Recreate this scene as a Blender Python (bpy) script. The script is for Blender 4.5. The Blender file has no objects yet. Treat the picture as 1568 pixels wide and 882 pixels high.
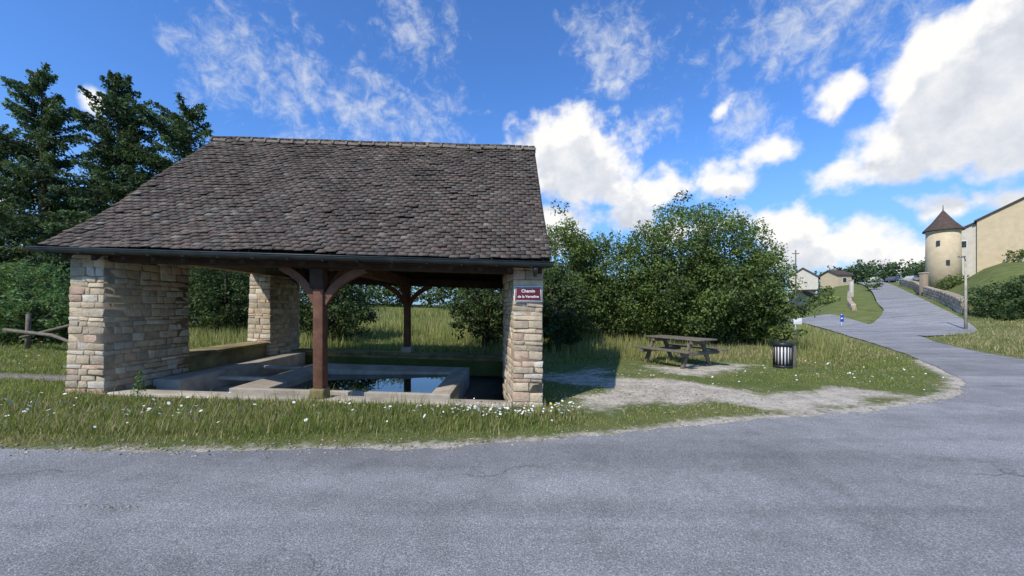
import bpy, math, random
import numpy as np
from mathutils import Vector, Matrix
random.seed(7); rng=np.random.default_rng(7)
sc=bpy.context.scene
sc.view_settings.view_transform='Standard'; sc.view_settings.look='None'
sc.view_settings.exposure=0; sc.view_settings.gamma=1
K=0.03
# ---------------------------------------------------------------- helpers
def link(o): sc.collection.objects.link(o); return o
def empty(name,loc=(0,0,0)):
    o=bpy.data.objects.new(name,None); o.location=loc; o.empty_display_size=.2; return link(o)
def setparent(o,p):
    o.parent=p; o.matrix_parent_inverse=Matrix.Translation(-Vector(p.location)); return o
def npmesh(name,verts,faces_flat,nper,mat=None,cols=None,parent=None,smooth=False):
    verts=np.asarray(verts,dtype=np.float32); f=np.asarray(faces_flat,dtype=np.int32).reshape(-1,nper)
    me=bpy.data.meshes.new(name)
    me.vertices.add(len(verts)); me.vertices.foreach_set('co',verts.ravel())
    me.loops.add(f.size); me.loops.foreach_set('vertex_index',f.ravel())
    me.polygons.add(len(f)); me.polygons.foreach_set('loop_start',np.arange(len(f),dtype=np.int32)*nper)
    try: me.polygons.foreach_set('loop_total',np.full(len(f),nper,dtype=np.int32))
    except Exception: pass
    if cols is not None:
        a=me.color_attributes.new('col','FLOAT_COLOR','POINT')
        c=np.ones((len(verts),4),dtype=np.float32); c[:,:3]=cols; a.data.foreach_set('color',c.ravel())
    me.update(calc_edges=True); me.validate()
    if smooth: me.polygons.foreach_set('use_smooth',np.ones(len(f),dtype=bool))
    if mat: me.materials.append(mat)
    o=link(bpy.data.objects.new(name,me))
    if parent: setparent(o,parent)
    return o
BF=np.array([[0,1,2,3],[7,6,5,4],[0,4,5,1],[1,5,6,2],[2,6,7,3],[3,7,4,0]])[:, ::-1]
def boxverts(x0,x1,y0,y1,z0,z1):
    return np.array([[x0,y0,z0],[x1,y0,z0],[x1,y1,z0],[x0,y1,z0],[x0,y0,z1],[x1,y0,z1],[x1,y1,z1],[x0,y1,z1]],float)
def boxes(name,blist,mat,cols=None,parent=None,bevel=0,xf=None,seg=2):
    V=np.concatenate(blist); n=len(blist)
    F=(BF[None]+8*np.arange(n)[:,None,None]).reshape(-1,4)
    if xf is not None: V=xf(V)
    C=None if cols is None else np.repeat(np.array(cols),8,axis=0)
    o=npmesh(name,V,F,4,mat,C,parent)
    if bevel:
        m=o.modifiers.new('b','BEVEL'); m.width=bevel; m.segments=seg; m.limit_method='ANGLE'
    return o
def shear(V):
    V=V.copy(); V[:,2]+=-K*V[:,0]; return V
def tube(name,pts,radii,mat,parent=None,sides=8,cap=True):
    V=[];F=[];pts=[Vector(p) for p in pts]
    for i,p in enumerate(pts):
        d=(pts[min(i+1,len(pts)-1)]-pts[max(i-1,0)]).normalized()
        up=Vector((0,0,1)) if abs(d.z)<.95 else Vector((1,0,0))
        a=d.cross(up).normalized(); b=d.cross(a).normalized()
        for k in range(sides):
            t=2*math.pi*k/sides; V.append(p+(a*math.cos(t)+b*math.sin(t))*radii[i])
    for i in range(len(pts)-1):
        for k in range(sides):
            k2=(k+1)%sides; F.append((i*sides+k,i*sides+k2,(i+1)*sides+k2,(i+1)*sides+k))
    me=bpy.data.meshes.new(name)
    if cap: F.append(tuple(range(sides))[::-1]); F.append(tuple((len(pts)-1)*sides+k for k in range(sides)))
    me.from_pydata([tuple(v) for v in V],[],F); me.update()
    for p in me.polygons: p.use_smooth=len(p.vertices)==4
    if mat: me.materials.append(mat)
    o=link(bpy.data.objects.new(name,me))
    if parent: setparent(o,parent)
    return o
def pmesh(name,V,F,mat,parent=None,bevel=0):
    me=bpy.data.meshes.new(name); me.from_pydata([tuple(v) for v in V],[],F); me.update()
    if mat: me.materials.append(mat)
    o=link(bpy.data.objects.new(name,me))
    if parent: setparent(o,parent)
    if bevel:
        m=o.modifiers.new('b','BEVEL'); m.width=bevel; m.segments=2; m.limit_method='ANGLE'
    return o
def sstep(a,b,x):
    t=np.clip((x-a)/(b-a),0,1); return t*t*(3-2*t)
# ---------------------------------------------------------------- materials
def N(nt,t,**kw):
    n=nt.nodes.new(t)
    for k,v in kw.items(): setattr(n,k,v)
    return n
def noise(nt,vec,scale,detail=6,rough=.6,dist=0):
    n=N(nt,'ShaderNodeTexNoise'); n.inputs['Scale'].default_value=scale; n.inputs['Detail'].default_value=detail
    n.inputs['Roughness'].default_value=rough; n.inputs['Distortion'].default_value=dist
    nt.links.new(vec,n.inputs['Vector']); return n.outputs['Fac']
def ramp(nt,fac,stops):
    r=N(nt,'ShaderNodeValToRGB'); e=r.color_ramp.elements
    while len(e)<len(stops): e.new(.5)
    for i,(p,c) in enumerate(stops):
        e[i].position=p; e[i].color=(c if len(c)==4 else (*c,1)) if hasattr(c,'__len__') else (c,c,c,1)
    nt.links.new(fac,r.inputs[0]); return r.outputs[0]
def mixc(nt,a,b,fac,mode='MIX'):
    m=N(nt,'ShaderNodeMix',data_type='RGBA',blend_type=mode)
    for s,v in ((m.inputs[0],fac),(m.inputs[6],a),(m.inputs[7],b)):
        if hasattr(v,'links') or isinstance(v,bpy.types.NodeSocket): nt.links.new(v,s)
        elif isinstance(v,(int,float)): s.default_value=v
        else: s.default_value=(*v,1)
    return m.outputs[2]
def newmat(name):
    m=bpy.data.materials.new(name); m.use_nodes=True; nt=m.node_tree
    b=nt.nodes['Principled BSDF']; tc=N(nt,'ShaderNodeTexCoord'); return m,nt,b,tc.outputs['Object']
def bump(nt,b,h,strength,dist):
    n=N(nt,'ShaderNodeBump'); n.inputs['Strength'].default_value=strength; n.inputs['Distance'].default_value=dist
    nt.links.new(h,n.inputs['Height']); nt.links.new(n.outputs[0],b.inputs['Normal'])
def basic(name,c1,c2,scale=8,rough=.85,bs=.4,bd=.01,bscale=40,attr=False,metal=0,spec=.3):
    m,nt,b,v=newmat(name)
    col=ramp(nt,noise(nt,v,scale),[(.3,c1),(.7,c2)])
    if attr:
        a=N(nt,'ShaderNodeAttribute',attribute_name='col'); col=mixc(nt,a.outputs['Color'],col,1,'MULTIPLY')
    nt.links.new(col,b.inputs['Base Color']); b.inputs['Roughness'].default_value=rough
    b.inputs['Metallic'].default_value=metal; b.inputs['Specular IOR Level'].default_value=spec
    if bs: bump(nt,b,noise(nt,v,bscale),bs,bd)
    return m
def stonemat():
    m,nt,b,v=newmat('limestone')
    a=N(nt,'ShaderNodeAttribute',attribute_name='col').outputs['Color']
    c=mixc(nt,a,ramp(nt,noise(nt,v,9,6,.7),[(.25,.65),(.5,.97),(.75,1.2)]),1,'MULTIPLY')
    c=mixc(nt,c,(.22,.18,.13),ramp(nt,noise(nt,v,3.1,7,.75),[(.54,0),(.7,.65)]))
    c=mixc(nt,c,(.64,.58,.48),ramp(nt,noise(nt,v,26,5,.6),[(.58,0),(.72,.55)]))
    nt.links.new(c,b.inputs['Base Color']); b.inputs['Roughness'].default_value=.93; b.inputs['Specular IOR Level'].default_value=.15
    bump(nt,b,noise(nt,v,30,7,.7),.9,.02); return m
def tilemat():
    m,nt,b,v=newmat('clay_tiles')
    a=N(nt,'ShaderNodeAttribute',attribute_name='col').outputs['Color']
    c=mixc(nt,a,ramp(nt,noise(nt,v,1.4,5,.6),[(.3,.68),(.7,1.25)]),1,'MULTIPLY')
    c=mixc(nt,c,(.38,.36,.31),ramp(nt,noise(nt,v,32,7,.78),[(.55,0),(.66,.75)]))
    c=mixc(nt,c,(.028,.025,.021),ramp(nt,noise(nt,v,13,6,.7),[(.54,0),(.66,.75)]))
    nt.links.new(c,b.inputs['Base Color']); b.inputs['Roughness'].default_value=.9; b.inputs['Specular IOR Level'].default_value=.2
    bump(nt,b,noise(nt,v,50,5,.7),.6,.01); return m
def leafmat(name,trans=.35):
    m=bpy.data.materials.new(name); m.use_nodes=True; nt=m.node_tree; nt.nodes.clear()
    a=N(nt,'ShaderNodeAttribute',attribute_name='col').outputs['Color']
    d=N(nt,'ShaderNodeBsdfPrincipled'); d.inputs['Roughness'].default_value=.55; d.inputs['Specular IOR Level'].default_value=.25
    t=N(nt,'ShaderNodeBsdfTranslucent'); mx=N(nt,'ShaderNodeMixShader'); mx.inputs[0].default_value=trans
    o=N(nt,'ShaderNodeOutputMaterial')
    nt.links.new(a,d.inputs['Base Color'])
    nt.links.new(mixc(nt,a,(1.15,1.2,.65),1,'MULTIPLY'),t.inputs[0])
    nt.links.new(d.outputs[0],mx.inputs[1]); nt.links.new(t.outputs[0],mx.inputs[2]); nt.links.new(mx.outputs[0],o.inputs[0]); return m
def asphaltmat():
    m,nt,b,v=newmat('asphalt')
    base=ramp(nt,noise(nt,v,.35,6,.6,.3),[(.3,(.275,.268,.255)),(.7,(.36,.352,.336))])
    agg=ramp(nt,noise(nt,v,90,3,.8),[(.3,.5),(.5,1.0),(.72,2.0)])
    c=mixc(nt,base,agg,1,'MULTIPLY')
    vo=N(nt,'ShaderNodeTexVoronoi'); vo.inputs['Scale'].default_value=75; nt.links.new(v,vo.inputs['Vector'])
    c=mixc(nt,c,ramp(nt,vo.outputs['Distance'],[(.0,1.45),(.25,1.0),(.6,.7)]),.9,'MULTIPLY')
    mp=N(nt,'ShaderNodeMapping'); mp.inputs['Scale'].default_value=(.08,1.1,1); nt.links.new(v,mp.inputs[0])
    c=mixc(nt,c,ramp(nt,noise(nt,mp.outputs[0],1.2,4,.5,.6),[(.35,.8),(.65,1.15)]),1,'MULTIPLY')
    c=mixc(nt,c,ramp(nt,noise(nt,v,2.4,7,.7),[(.3,.82),(.5,1.0),(.7,1.12)]),1,'MULTIPLY')
    c=mixc(nt,c,ramp(nt,noise(nt,v,.9,3,.5),[(.36,.84),(.40,1.0)]),.8,'MULTIPLY')
    vc=N(nt,'ShaderNodeTexVoronoi',feature='DISTANCE_TO_EDGE'); vc.inputs['Scale'].default_value=.42
    mp2=N(nt,'ShaderNodeVectorMath',operation='ADD'); nz=N(nt,'ShaderNodeTexNoise'); nz.inputs['Scale'].default_value=1.6; nz.inputs['Detail'].default_value=6
    nt.links.new(v,nz.inputs['Vector']); nt.links.new(v,mp2.inputs[0]); nt.links.new(nz.outputs['Color'],mp2.inputs[1]); nt.links.new(mp2.outputs[0],vc.inputs['Vector'])
    cr=ramp(nt,vc.outputs['Distance'],[(.0,1),(.006,0)]); gate=ramp(nt,noise(nt,v,.5,3,.5),[(.48,0),(.58,.75)])
    c=mixc(nt,c,(.07,.068,.064),mixc(nt,cr,gate,1,'MULTIPLY'))
    nt.links.new(c,b.inputs['Base Color']); b.inputs['Roughness'].default_value=.85; b.inputs['Specular IOR Level'].default_value=.25
    bump(nt,b,noise(nt,v,110,4,.7),.9,.01); return m
def groundmat():
    m,nt,b,v=newmat('grassy_ground')
    a=N(nt,'ShaderNodeAttribute',attribute_name='col')
    s=N(nt,'ShaderNodeSeparateColor'); nt.links.new(a.outputs['Color'],s.inputs[0])
    g=ramp(nt,noise(nt,v,.8,7,.65),[(.25,(.09,.125,.03)),(.5,(.145,.175,.05)),(.75,(.25,.225,.09))])
    g=mixc(nt,g,ramp(nt,noise(nt,v,35,5,.7),[(.3,.5),(.7,1.4)]),1,'MULTIPLY')
    dsand=ramp(nt,noise(nt,v,20,7,.8),[(.3,(.34,.28,.2)),(.5,(.56,.49,.38)),(.7,(.78,.72,.62))])
    dsand=mixc(nt,dsand,ramp(nt,noise(nt,v,2.5,5,.7),[(.35,.72),(.6,1.15)]),1,'MULTIPLY')
    n1=noise(nt,v,4.5,8,.8)
    mm=N(nt,'ShaderNodeMath',operation='ADD'); nt.links.new(s.outputs[0],mm.inputs[0]); nt.links.new(n1,mm.inputs[1])
    f=ramp(nt,mm.outputs[0],[(.78,0),(.98,1)])
    nt.links.new(mixc(nt,g,dsand,f),b.inputs['Base Color']); b.inputs['Roughness'].default_value=.95; b.inputs['Specular IOR Level'].default_value=.1
    bump(nt,b,noise(nt,v,30,6,.75),.9,.04); return m
M_stone=stonemat(); M_tile=tilemat(); M_leaf=leafmat('leaves'); M_grass=leafmat('grass_blades',.4)
M_road=asphaltmat(); M_ground=groundmat()
M_wood=basic('oak_timber',(.095,.042,.024),(.18,.085,.05),6,.75,.5,.01,30)
M_wooddk=basic('dark_timber',(.028,.018,.012),(.062,.039,.026),5,.85,.5,.01,25)
M_greywood=basic('weathered_wood',(.10,.085,.06),(.2,.17,.13),9,.85,.6,.01,40)
M_conc=basic('pool_concrete',(.3,.26,.2),(.5,.44,.35),3,.85,.5,.01,35)
M_mort=basic('lime_mortar',(.27,.2,.13),(.4,.31,.21),9,.95,.6,.02,50)
M_moss=basic('mossy_concrete',(.11,.09,.04),(.36,.28,.12),2.5,.9,.6,.02,20)
M_floor=basic('wet_floor',(.03,.028,.022),(.09,.08,.065),3,.5,.4,.01,20)
M_zinc=basic('zinc_gutter',(.035,.045,.045),(.07,.08,.08),5,.45,.1,.003,20,metal=.5)
M_bark=basic('bark',(.04,.03,.02),(.1,.08,.055),12,.95,.8,.03,20)
M_black=basic('black_metal',(.012,.012,.013),(.03,.03,.03),8,.45,.1,.003,20)
M_white=basic('white_paint',(.7,.7,.68),(.8,.8,.78),8,.5,.05,.002,30)
M_maroon=basic('maroon_enamel',(.10,.012,.018),(.13,.017,.025),6,.35,0)
M_blue=basic('blue_enamel',(.02,.07,.35),(.03,.09,.4),6,.35,0)
M_render=basic('cream_render',(.5,.4,.25),(.6,.49,.32),1.5,.9,.3,.01,15)
M_render2=basic('white_render',(.5,.46,.38),(.6,.56,.47),1.5,.9,.3,.01,15)
M_roofbr=basic('brown_roof',(.065,.045,.036),(.11,.076,.06),3,.9,.4,.02,12)
M_glass=basic('window_glass',(.02,.025,.03),(.05,.055,.06),3,.1,0)
M_bag=basic('bin_liner',(.6,.6,.6),(.75,.75,.75),9,.4,.6,.02,14)
M_galv=basic('galvanised_steel',(.28,.29,.3),(.4,.41,.42),6,.5,.05,.002,20,metal=.6)
m,nt,b,v=newmat('pool_water'); b.inputs['Base Color'].default_value=(.012,.02,.014,1); b.inputs['Roughness'].default_value=.02
b.inputs['IOR'].default_value=1.33; b.inputs['Specular IOR Level'].default_value=.8; bump(nt,b,noise(nt,v,3,2,.5),.03,.015); M_water=m
# ---------------------------------------------------------------- terrain & roads
def H(x,y):
    x=np.asarray(x,float); y=np.asarray(y,float)
    z=K*np.clip(-x,0,14)
    z=z+.055*np.clip(y-13,0,28)*(1-sstep(7,14,x))
    a=x/np.maximum(y,1); r=.69*x+.72*y
    hill=.09*np.where(r-42>4,(r-42),np.where(r-42<-4,0,(r-42+4)**2/16))
    hill=10*np.tanh(hill/10)*1.12
    z=z+hill*sstep(.71,.84,a)*(y>0)
    z=z+3.4*sstep(1.10,1.25,a)*sstep(48,72,r)
    z=z+.04*np.sin(x*.9+1)*np.sin(y*.7)*sstep(8,14,y)*(1-sstep(4,9,np.abs(x-14)))*0.5
    z=z-.35*np.exp(-((x-(9.3+.42*(y-11)))/.9)**2)*sstep(9.5,12,y)*(1-sstep(20,28,y))
    return z
L=[(-90,2.6),(-20,3.6),(-5.1,3.92),(-3.27,4.06),(-.63,4.47),(.94,4.85),(2.84,5.39),(5.1,5.93),(6.57,6.4),(8,7.1),(9,7.8),(9.98,8.73),(11.04,10.1),(12.8,12.5),(15.1,16),(18.3,21.3),(24.4,31.5),(30.3,44),(33,62)]
R=[(-90,-6),(-20,-6),(-5,-6),(-2,-6),(3,-6),(8,-6),(14,-5),(20,-2.5),(23,1),(22,4),(19,7.5),(16.6,10),(15.4,11.4),(16.4,13.7),(18.4,16.8),(22,21.2),(28.3,30.5),(33,42.5),(37,62)]
BL=[(23.2,27.0),(30,32.5),(37.0,39),(42.0,45),(56,61),(76,85),(98,112)]
BR=[(22.2,21.0),(27,23.0),(33.6,28.6),(44.6,41.6),(60.8,61),(79.6,83),(103,110)]
def resamp(P,Q,step):
    P=np.array(P,float);Q=np.array(Q,float)
    def cr(A,i,t):
        p0,p1,p2,p3=A[max(i-1,0)],A[i],A[i+1],A[min(i+2,len(A)-1)]
        d1=np.linalg.norm(p2-p1)
        m1=(p2-p0)/(np.linalg.norm(p2-p1)+np.linalg.norm(p1-p0)+1e-9)*d1; m2=(p3-p1)/(np.linalg.norm(p3-p2)+np.linalg.norm(p2-p1)+1e-9)*d1
        return (2*t**3-3*t**2+1)*p1+(t**3-2*t**2+t)*m1+(-2*t**3+3*t**2)*p2+(t**3-t**2)*m2
    a=[];c=[]
    for i in range(len(P)-1):
        d=np.linalg.norm(P[i+1]-P[i]); n=max(2,int(d/(step if d<8 else step*8)))
        for k in range(n):
            a.append(cr(P,i,k/n)); c.append(cr(Q,i,k/n))
    a.append(P[-1]);c.append(Q[-1]); return np.array(a),np.array(c)
la,ra=resamp(L,R,.06); lb,rb=resamp(BL,BR,.5)
jit=np.convolve(rng.normal(0,1,len(la)),np.ones(3)/3,'same')*.04+np.convolve(rng.normal(0,1,len(la)),np.ones(15)/15,'same')*.12
la2=la.copy(); la2[:,1]+=jit
def strip(name,l,r,cols,lift):
    V=[]
    for j in range(cols+1):
        t=j/cols; p=l*(1-t)+r*t; d=np.linalg.norm(p,axis=1)
        V.append(np.column_stack([p,H(p[:,0],p[:,1])+lift+.0018*np.clip(d-12,0,200)]))
    V=np.array(V).transpose(1,0,2).reshape(-1,3); n=len(l); c=cols+1
    i=np.arange(n-1)[:,None]*c+np.arange(cols)[None]; i=i.ravel()
    return npmesh(name,V,np.column_stack([i,i+c,i+c+1,i+1])[:, ::-1],4,M_road,smooth=True)
strip('village_road',la2,ra,14,.006); strip('hill_road',lb,rb,8,.012)
def inpoly(x,y,poly):
    ins=np.zeros(x.shape,bool); px,py=poly[:,0],poly[:,1]; n=len(poly); j=n-1
    for i in range(n):
        c=((py[i]>y)!=(py[j]>y))
        if c.any():
            xi=(px[j]-px[i])*(y-py[i])/(py[j]-py[i]+1e-12)+px[i]; ins^=c&(x<xi)
        j=i
    return ins
def pdist(x,y,line):
    d=np.full(x.shape,1e9)
    for i in range(len(line)-1):
        ax,ay=line[i];bx,by=line[i+1]; dx,dy=bx-ax,by-ay
        t=np.clip(((x-ax)*dx+(y-ay)*dy)/(dx*dx+dy*dy+1e-12),0,1)
        d=np.minimum(d,np.hypot(x-ax-t*dx,y-ay-t*dy))
    return d
def thin(a,k): return np.concatenate([a[::k],a[-1:]])
lA=thin(la,8); rA=thin(ra,12); lB=lb[::4]; rB=rb[::4]
polyA=np.concatenate([lA,rA[::-1]]); polyB=np.concatenate([lB,rB[::-1]])
def roadsd(x,y):
    ins=inpoly(x,y,polyA)|inpoly(x,y,polyB)
    d=np.minimum(pdist(x,y,lA),pdist(x,y,rA)); d=np.minimum(d,np.minimum(pdist(x,y,lB),pdist(x,y,rB)))
    return np.where(ins,-d,d)
def axis(lo,hi,step,far,g=1.045):
    a=list(np.arange(lo,hi,step)); s=step;x=a[-1]
    while x<far: s*=g; x+=s; a.append(x)
    s=step;x=a[0];b=[]
    while x>-far: s*=g; x-=s; b.append(x)
    return np.array(b[::-1]+a)
xs=axis(-9,13,.12,1500); ys=axis(3,13,.12,1500)
ys=ys[(ys>-300)]
X,Y=np.meshgrid(xs,ys); Z=H(X,Y)
sd=roadsd(X.ravel(),Y.ravel()).reshape(X.shape)
cell=.12+.05*np.clip(np.hypot(X,Y)-14,0,300)
Z=Z-np.where(sd<-.15,np.minimum(.03+.06*cell,.3),0)
inb=(X>-6.35)&(X<.15)&(Y>6.38)&(Y<11.4); Z=np.where(inb,-.9,Z)
def vn(x,y,s,ph=0):
    return (np.sin(x*s+ph+1.7*np.sin(y*s*.7+ph))+np.sin(y*s*1.3+2*ph+1.3*np.sin(x*s*.9)))*.25+.5
def dirtf(x,y):
    wx=x+.5*np.sin(y*2.1+1)+.2*np.sin(y*5+x*3); wy=y+.35*np.sin(x*1.7)+.15*np.sin(x*4.3+2)
    d=np.clip(1.5-np.hypot((wx-2.8)/1.5,(wy-7.4)/1.2),0,1)
    d=np.maximum(d,.75*np.clip(1.5-np.hypot((wx-4.8)/3.0,(wy-6.9)/.7),0,1))
    d=np.maximum(d,.66*np.clip(1.4-np.hypot((wx-4.6)/2.0,(wy-10.3)/1.2),0,1))
    d=np.maximum(d,.62*np.clip(1.4-np.hypot((wx-1.8)/1.5,(wy-8.9)/1.6),0,1))
    return d
dirt=np.clip(1-sd/.5,0,1)*.48*(X<2)*(sd>-.5)+np.clip(1-sd/.6,0,1)*.58*(X>=2)*(sd>-.5)*(Y<12)
dirt=np.maximum(dirt,.72*dirtf(X,Y))
nx=len(xs);ny=len(ys); i=(np.arange(ny-1)[:,None]*nx+np.arange(nx-1)[None]).ravel()
C=np.column_stack([dirt.ravel()]*3)
npmesh('ground',np.column_stack([X.ravel(),Y.ravel(),Z.ravel()]),np.column_stack([i,i+1,i+nx+1,i+nx]),4,M_ground,C,smooth=True)
# ---------------------------------------------------------------- grass
def blades(name,x,y,h,w,col,lean=.5):
    n=len(x); z=H(x,y)-.01; th=rng.uniform(0,2*np.pi,n); lx=np.cos(th+1.3)*h*lean*rng.uniform(.1,1,n); ly=np.sin(th+1.3)*h*lean*rng.uniform(.1,1,n)
    cx,cy=np.cos(th)*w/2,np.sin(th)*w/2
    A=np.column_stack([x-cx,y-cy,z]);B=np.column_stack([x+cx,y+cy,z])
    C_=np.column_stack([x+cx*.6+lx*.35,y+cy*.6+ly*.35,z+h*.55]);D=np.column_stack([x-cx*.6+lx*.35,y-cy*.6+ly*.35,z+h*.55])
    E=np.column_stack([x+lx,y+ly,z+h])
    V=np.stack([A,B,C_,D,E],1).reshape(-1,3); b=5*np.arange(n)
    F=np.concatenate([np.column_stack([b,b+1,b+2]),np.column_stack([b,b+2,b+3]),np.column_stack([b+3,b+2,b+4])])
    return npmesh(name,V,F,3,M_grass,np.repeat(col,5,axis=0))
n=430000
y=3.8*np.exp(rng.uniform(0,1,n)*math.log(34/3.8)); x=rng.uniform(-1.38,1.38,n)*y+rng.normal(0,.2,n)
sdv=roadsd(x,y)
inside=(x>-7.1)&(x<.52)&(y>6.15)&(y<11.95)
edge=.12*vn(x,y,5,1)+.05*vn(x,y,13,2)
p=np.clip((sdv+.02-edge)/.45,0,1)*.9+.08
df=dirtf(x,y)*(.55+1.0*vn(x,y,3.1,3)*(.6+.8*vn(x,y,8,1)))
p=np.where(sdv<-.05,0,p)*(1-np.clip(df*2.1,0,.98))
keep=(~inside)&(rng.uniform(0,1,n)<p)
x,y,sdv,df=x[keep],y[keep],sdv[keep],df[keep]; n=len(x)
patch=vn(x,y,1.1)*.4+vn(x,y,3.7,2)*.35+vn(x,y,9,5)*.25
h=rng.uniform(.025,.085,n)*(.35+1.1*patch)*np.clip(.3+sdv/.9,.3,1)*np.clip(1.1-df,.35,1)
h*=np.where((y<6.3)&(x<1.2)&(sdv>.5),1.6,1); h*=np.where(y>11,1.8,1)*np.where((x>1)&(y<11),.6,1)
h*=np.where(rng.uniform(0,1,n)<.05,2.1,1)
w=.0045+.0012*y
g1=np.array([.10,.15,.032]);g2=np.array([.30,.34,.09]);dry=np.array([.56,.46,.25])
t=np.clip(rng.uniform(0,1,n)*.6+patch*.5,0,1)[:,None]; col=g1*(1-t)+g2*t
pd=np.clip(.9-sdv/.65,.17,.9)+.4*(vn(x,y,.8,4)>.58)*rng.uniform(0,1,n)+.3*((y>12)&(x>3))+.5*np.clip(df,0,1); dm=rng.uniform(0,1,n)<pd; col[dm]=dry*rng.uniform(.4,1.1,(dm.sum(),1))
blades('grass',x,y,h,w,col,.7)
n=70000
y=rng.uniform(12.3,30,n); x=rng.uniform(-1.4,.85,n)*y
k=(vn(x,y,.5,1)+rng.uniform(-.3,.3,n)>.35)&(roadsd(x,y)>1)&~((x>7)&(y<13.5)); x,y=x[k],y[k]; n=len(x)
t=rng.uniform(0,1,n)[:,None]; col=(np.array([.16,.22,.05])*(1-t)+np.array([.48,.43,.19])*t)
blades('tall_meadow_grass',x,y,rng.uniform(.2,.55,n),.012+.0008*y,col,.35)
def flowers(name,x,y,hh,size,c):
    n=len(x); z=H(x,y)+hh; V=[]
    ang=np.linspace(0,2*np.pi,7)[:-1]
    th=rng.uniform(0,1,n)
    tx=rng.normal(0,.45,n);ty=rng.normal(-.25,.45,n)
    for a in ang:
        dx=np.cos(a+th)*size;dy=np.sin(a+th)*size
        V.append(np.column_stack([x+dx,y+dy,z+dx*tx+dy*ty]))
    V=np.stack(V,1).reshape(-1,3)
    return npmesh(name,V,(6*np.arange(n)[:,None]+np.arange(6)),6,c)
M_pet=basic('white_petals',(.65,.65,.6),(.8,.8,.76),5,.8,0); M_yel=basic('yellow_petals',(.6,.42,.02),(.7,.5,.04),5,.8,0)
fx=[];fy=[]
for cx,cy,sx,sy,nn in [(-.15,5.55,.32,.16,150),(-.8,5.5,.25,.14,50),(.75,5.7,.2,.25,50),(-4.3,5.0,.3,.12,35),(-3.2,5.3,1.2,.3,50),(-6.3,5.3,.7,.35,60),(2.8,8.4,.4,.3,36),(5.2,9,.8,.5,50),(7.2,8.4,1,.6,90),(4,8,1.2,.8,40),(9,11,1,1,50),(-1.6,5.4,.6,.25,40),(-9,8,1.4,1.4,70),(-5.5,4.8,.8,.2,25)]:
    fx+=list(rng.normal(cx,sx,nn)); fy+=list(rng.normal(cy,sy,nn))
fx=np.array(fx);fy=np.array(fy);k=(roadsd(fx,fy)>.25)&~((fx>-7.1)&(fx<.5)&(fy>6.1)&(fy<12)); fx=fx[k];fy=fy[k]
flowers('white_wildflowers',fx,fy,rng.uniform(.09,.22,len(fx)),rng.uniform(.009,.023,len(fx)),M_pet)
fx=np.concatenate([rng.normal(.75,.2,14),rng.uniform(-14,-7.5,90),rng.uniform(2,9,30)]);fy=np.concatenate([rng.normal(5.6,.15,14),rng.uniform(7,13,90),rng.uniform(11,13,30)])
flowers('yellow_wildflowers',fx,fy,rng.uniform(.13,.25,len(fx)),rng.uniform(.01,.022,len(fx)),M_yel)
px=np.concatenate([rng.normal(2.75,.8,900),rng.uniform(-6,9,700),rng.uniform(-3.25,-2.75,60)]); py=np.concatenate([rng.normal(7.2,.55,900),np.zeros(700),rng.normal(2.95,.018,60)])
im=np.argmax(la[:,0]>9.3)
py[900:1600]=np.interp(px[900:1600],la[:,0][:im],la[:,1][:im])+rng.normal(.03,.12,700)
bl=[];cl=[]
for j_,(a,b_) in enumerate(zip(px,py)):
    s=random.uniform(.004,.014)*(.6 if j_>=1600 else 1); v=boxverts(-s,s,-s*.8,s*.8,-s*.4,s*.5)+rng.normal(0,s*.25,(8,3)); v+=[a,b_,float(H(a,b_))+.004]; bl.append(v); q=random.uniform(.6,1.3); cl.append((.42*q,.37*q,.29*q))
boxes('pebbles',bl,M_stone,cl)
# ---------------------------------------------------------------- washhouse
W=empty('stone_washhouse',(-3.3,9,0))
def stonecol(shade=1):
    q=random.random(); v=random.uniform(.8,1.15)*shade
    if q<.55: c=(.54,.435,.295)
    elif q<.75: c=(.61,.54,.42)
    elif q<.88: c=(.53,.38,.265)
    else: c=(.42,.35,.25)
    return tuple(min(.72,k*v) for k in c)
def pillar(name,x0,x1,y0,y1,z0,z1,xf,chmin=.06,chmax=.16):
    bl=[];cl=[];z=z0
    g=.010; par=0
    while z<z1-.03:
        h=random.uniform(chmin,chmax); h=min(h,z1-z)
        if z1-(z+h)<.05: h=z1-z
        par^=1
        def st(a0,a1,b0,b1):
            v=boxverts(a0+g/2,a1-g/2,b0+g/2,b1-g/2,z+g/2,z+h-g/2)+rng.normal(0,.0068,(8,3)); bl.append(v); cl.append(stonecol())
        def run(lo,hi,f,mn=.12,mx=.36):
            a=lo
            while a<hi-.02:
                w=random.uniform(mn,mx)
                if hi-(a+w)<.1: w=hi-a
                f(a,a+w); a+=w
        d0=random.uniform(.24,.36) if par else random.uniform(.13,.18)
        d1=random.uniform(.24,.36) if par else random.uniform(.13,.18)
        pr=lambda: random.uniform(.0,.016)
        run(x0,x1,lambda a,b:st(a,b,y0-pr(),y0+d0),.14,.42 if par else .28)
        run(x0,x1,lambda a,b:st(a,b,y1-d1,y1+pr()))
        run(y0+d0,y1-d1,lambda a,b:st(x0-pr(),x0+.14,a,b))
        run(y0+d0,y1-d1,lambda a,b:st(x1-.14,x1+pr(),a,b))
        z+=h
    boxes(name,bl,M_stone,cl,W,.010,xf)
    core=boxverts(x0+.008,x1-.008,y0+.008,y1-.008,z0,z1-.003)
    boxes(name+'_mortar',[core],M_mort,None,W,0,xf)
def xfL(V):
    V=V.copy(); m_=V[:,0]<-6.8; V[m_,0]+=.04*V[m_,2]; return shear(V)
def xfR(V):
    V=V.copy(); m_=V[:,0]<.2; V[m_,0]-=.13*np.clip(V[m_,1]-6.2,0,1.63); return shear(V)
pillar('front_left_pier',-7.07,-6.45,6.2,7.83,-.15,2.27,xfL)
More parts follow.
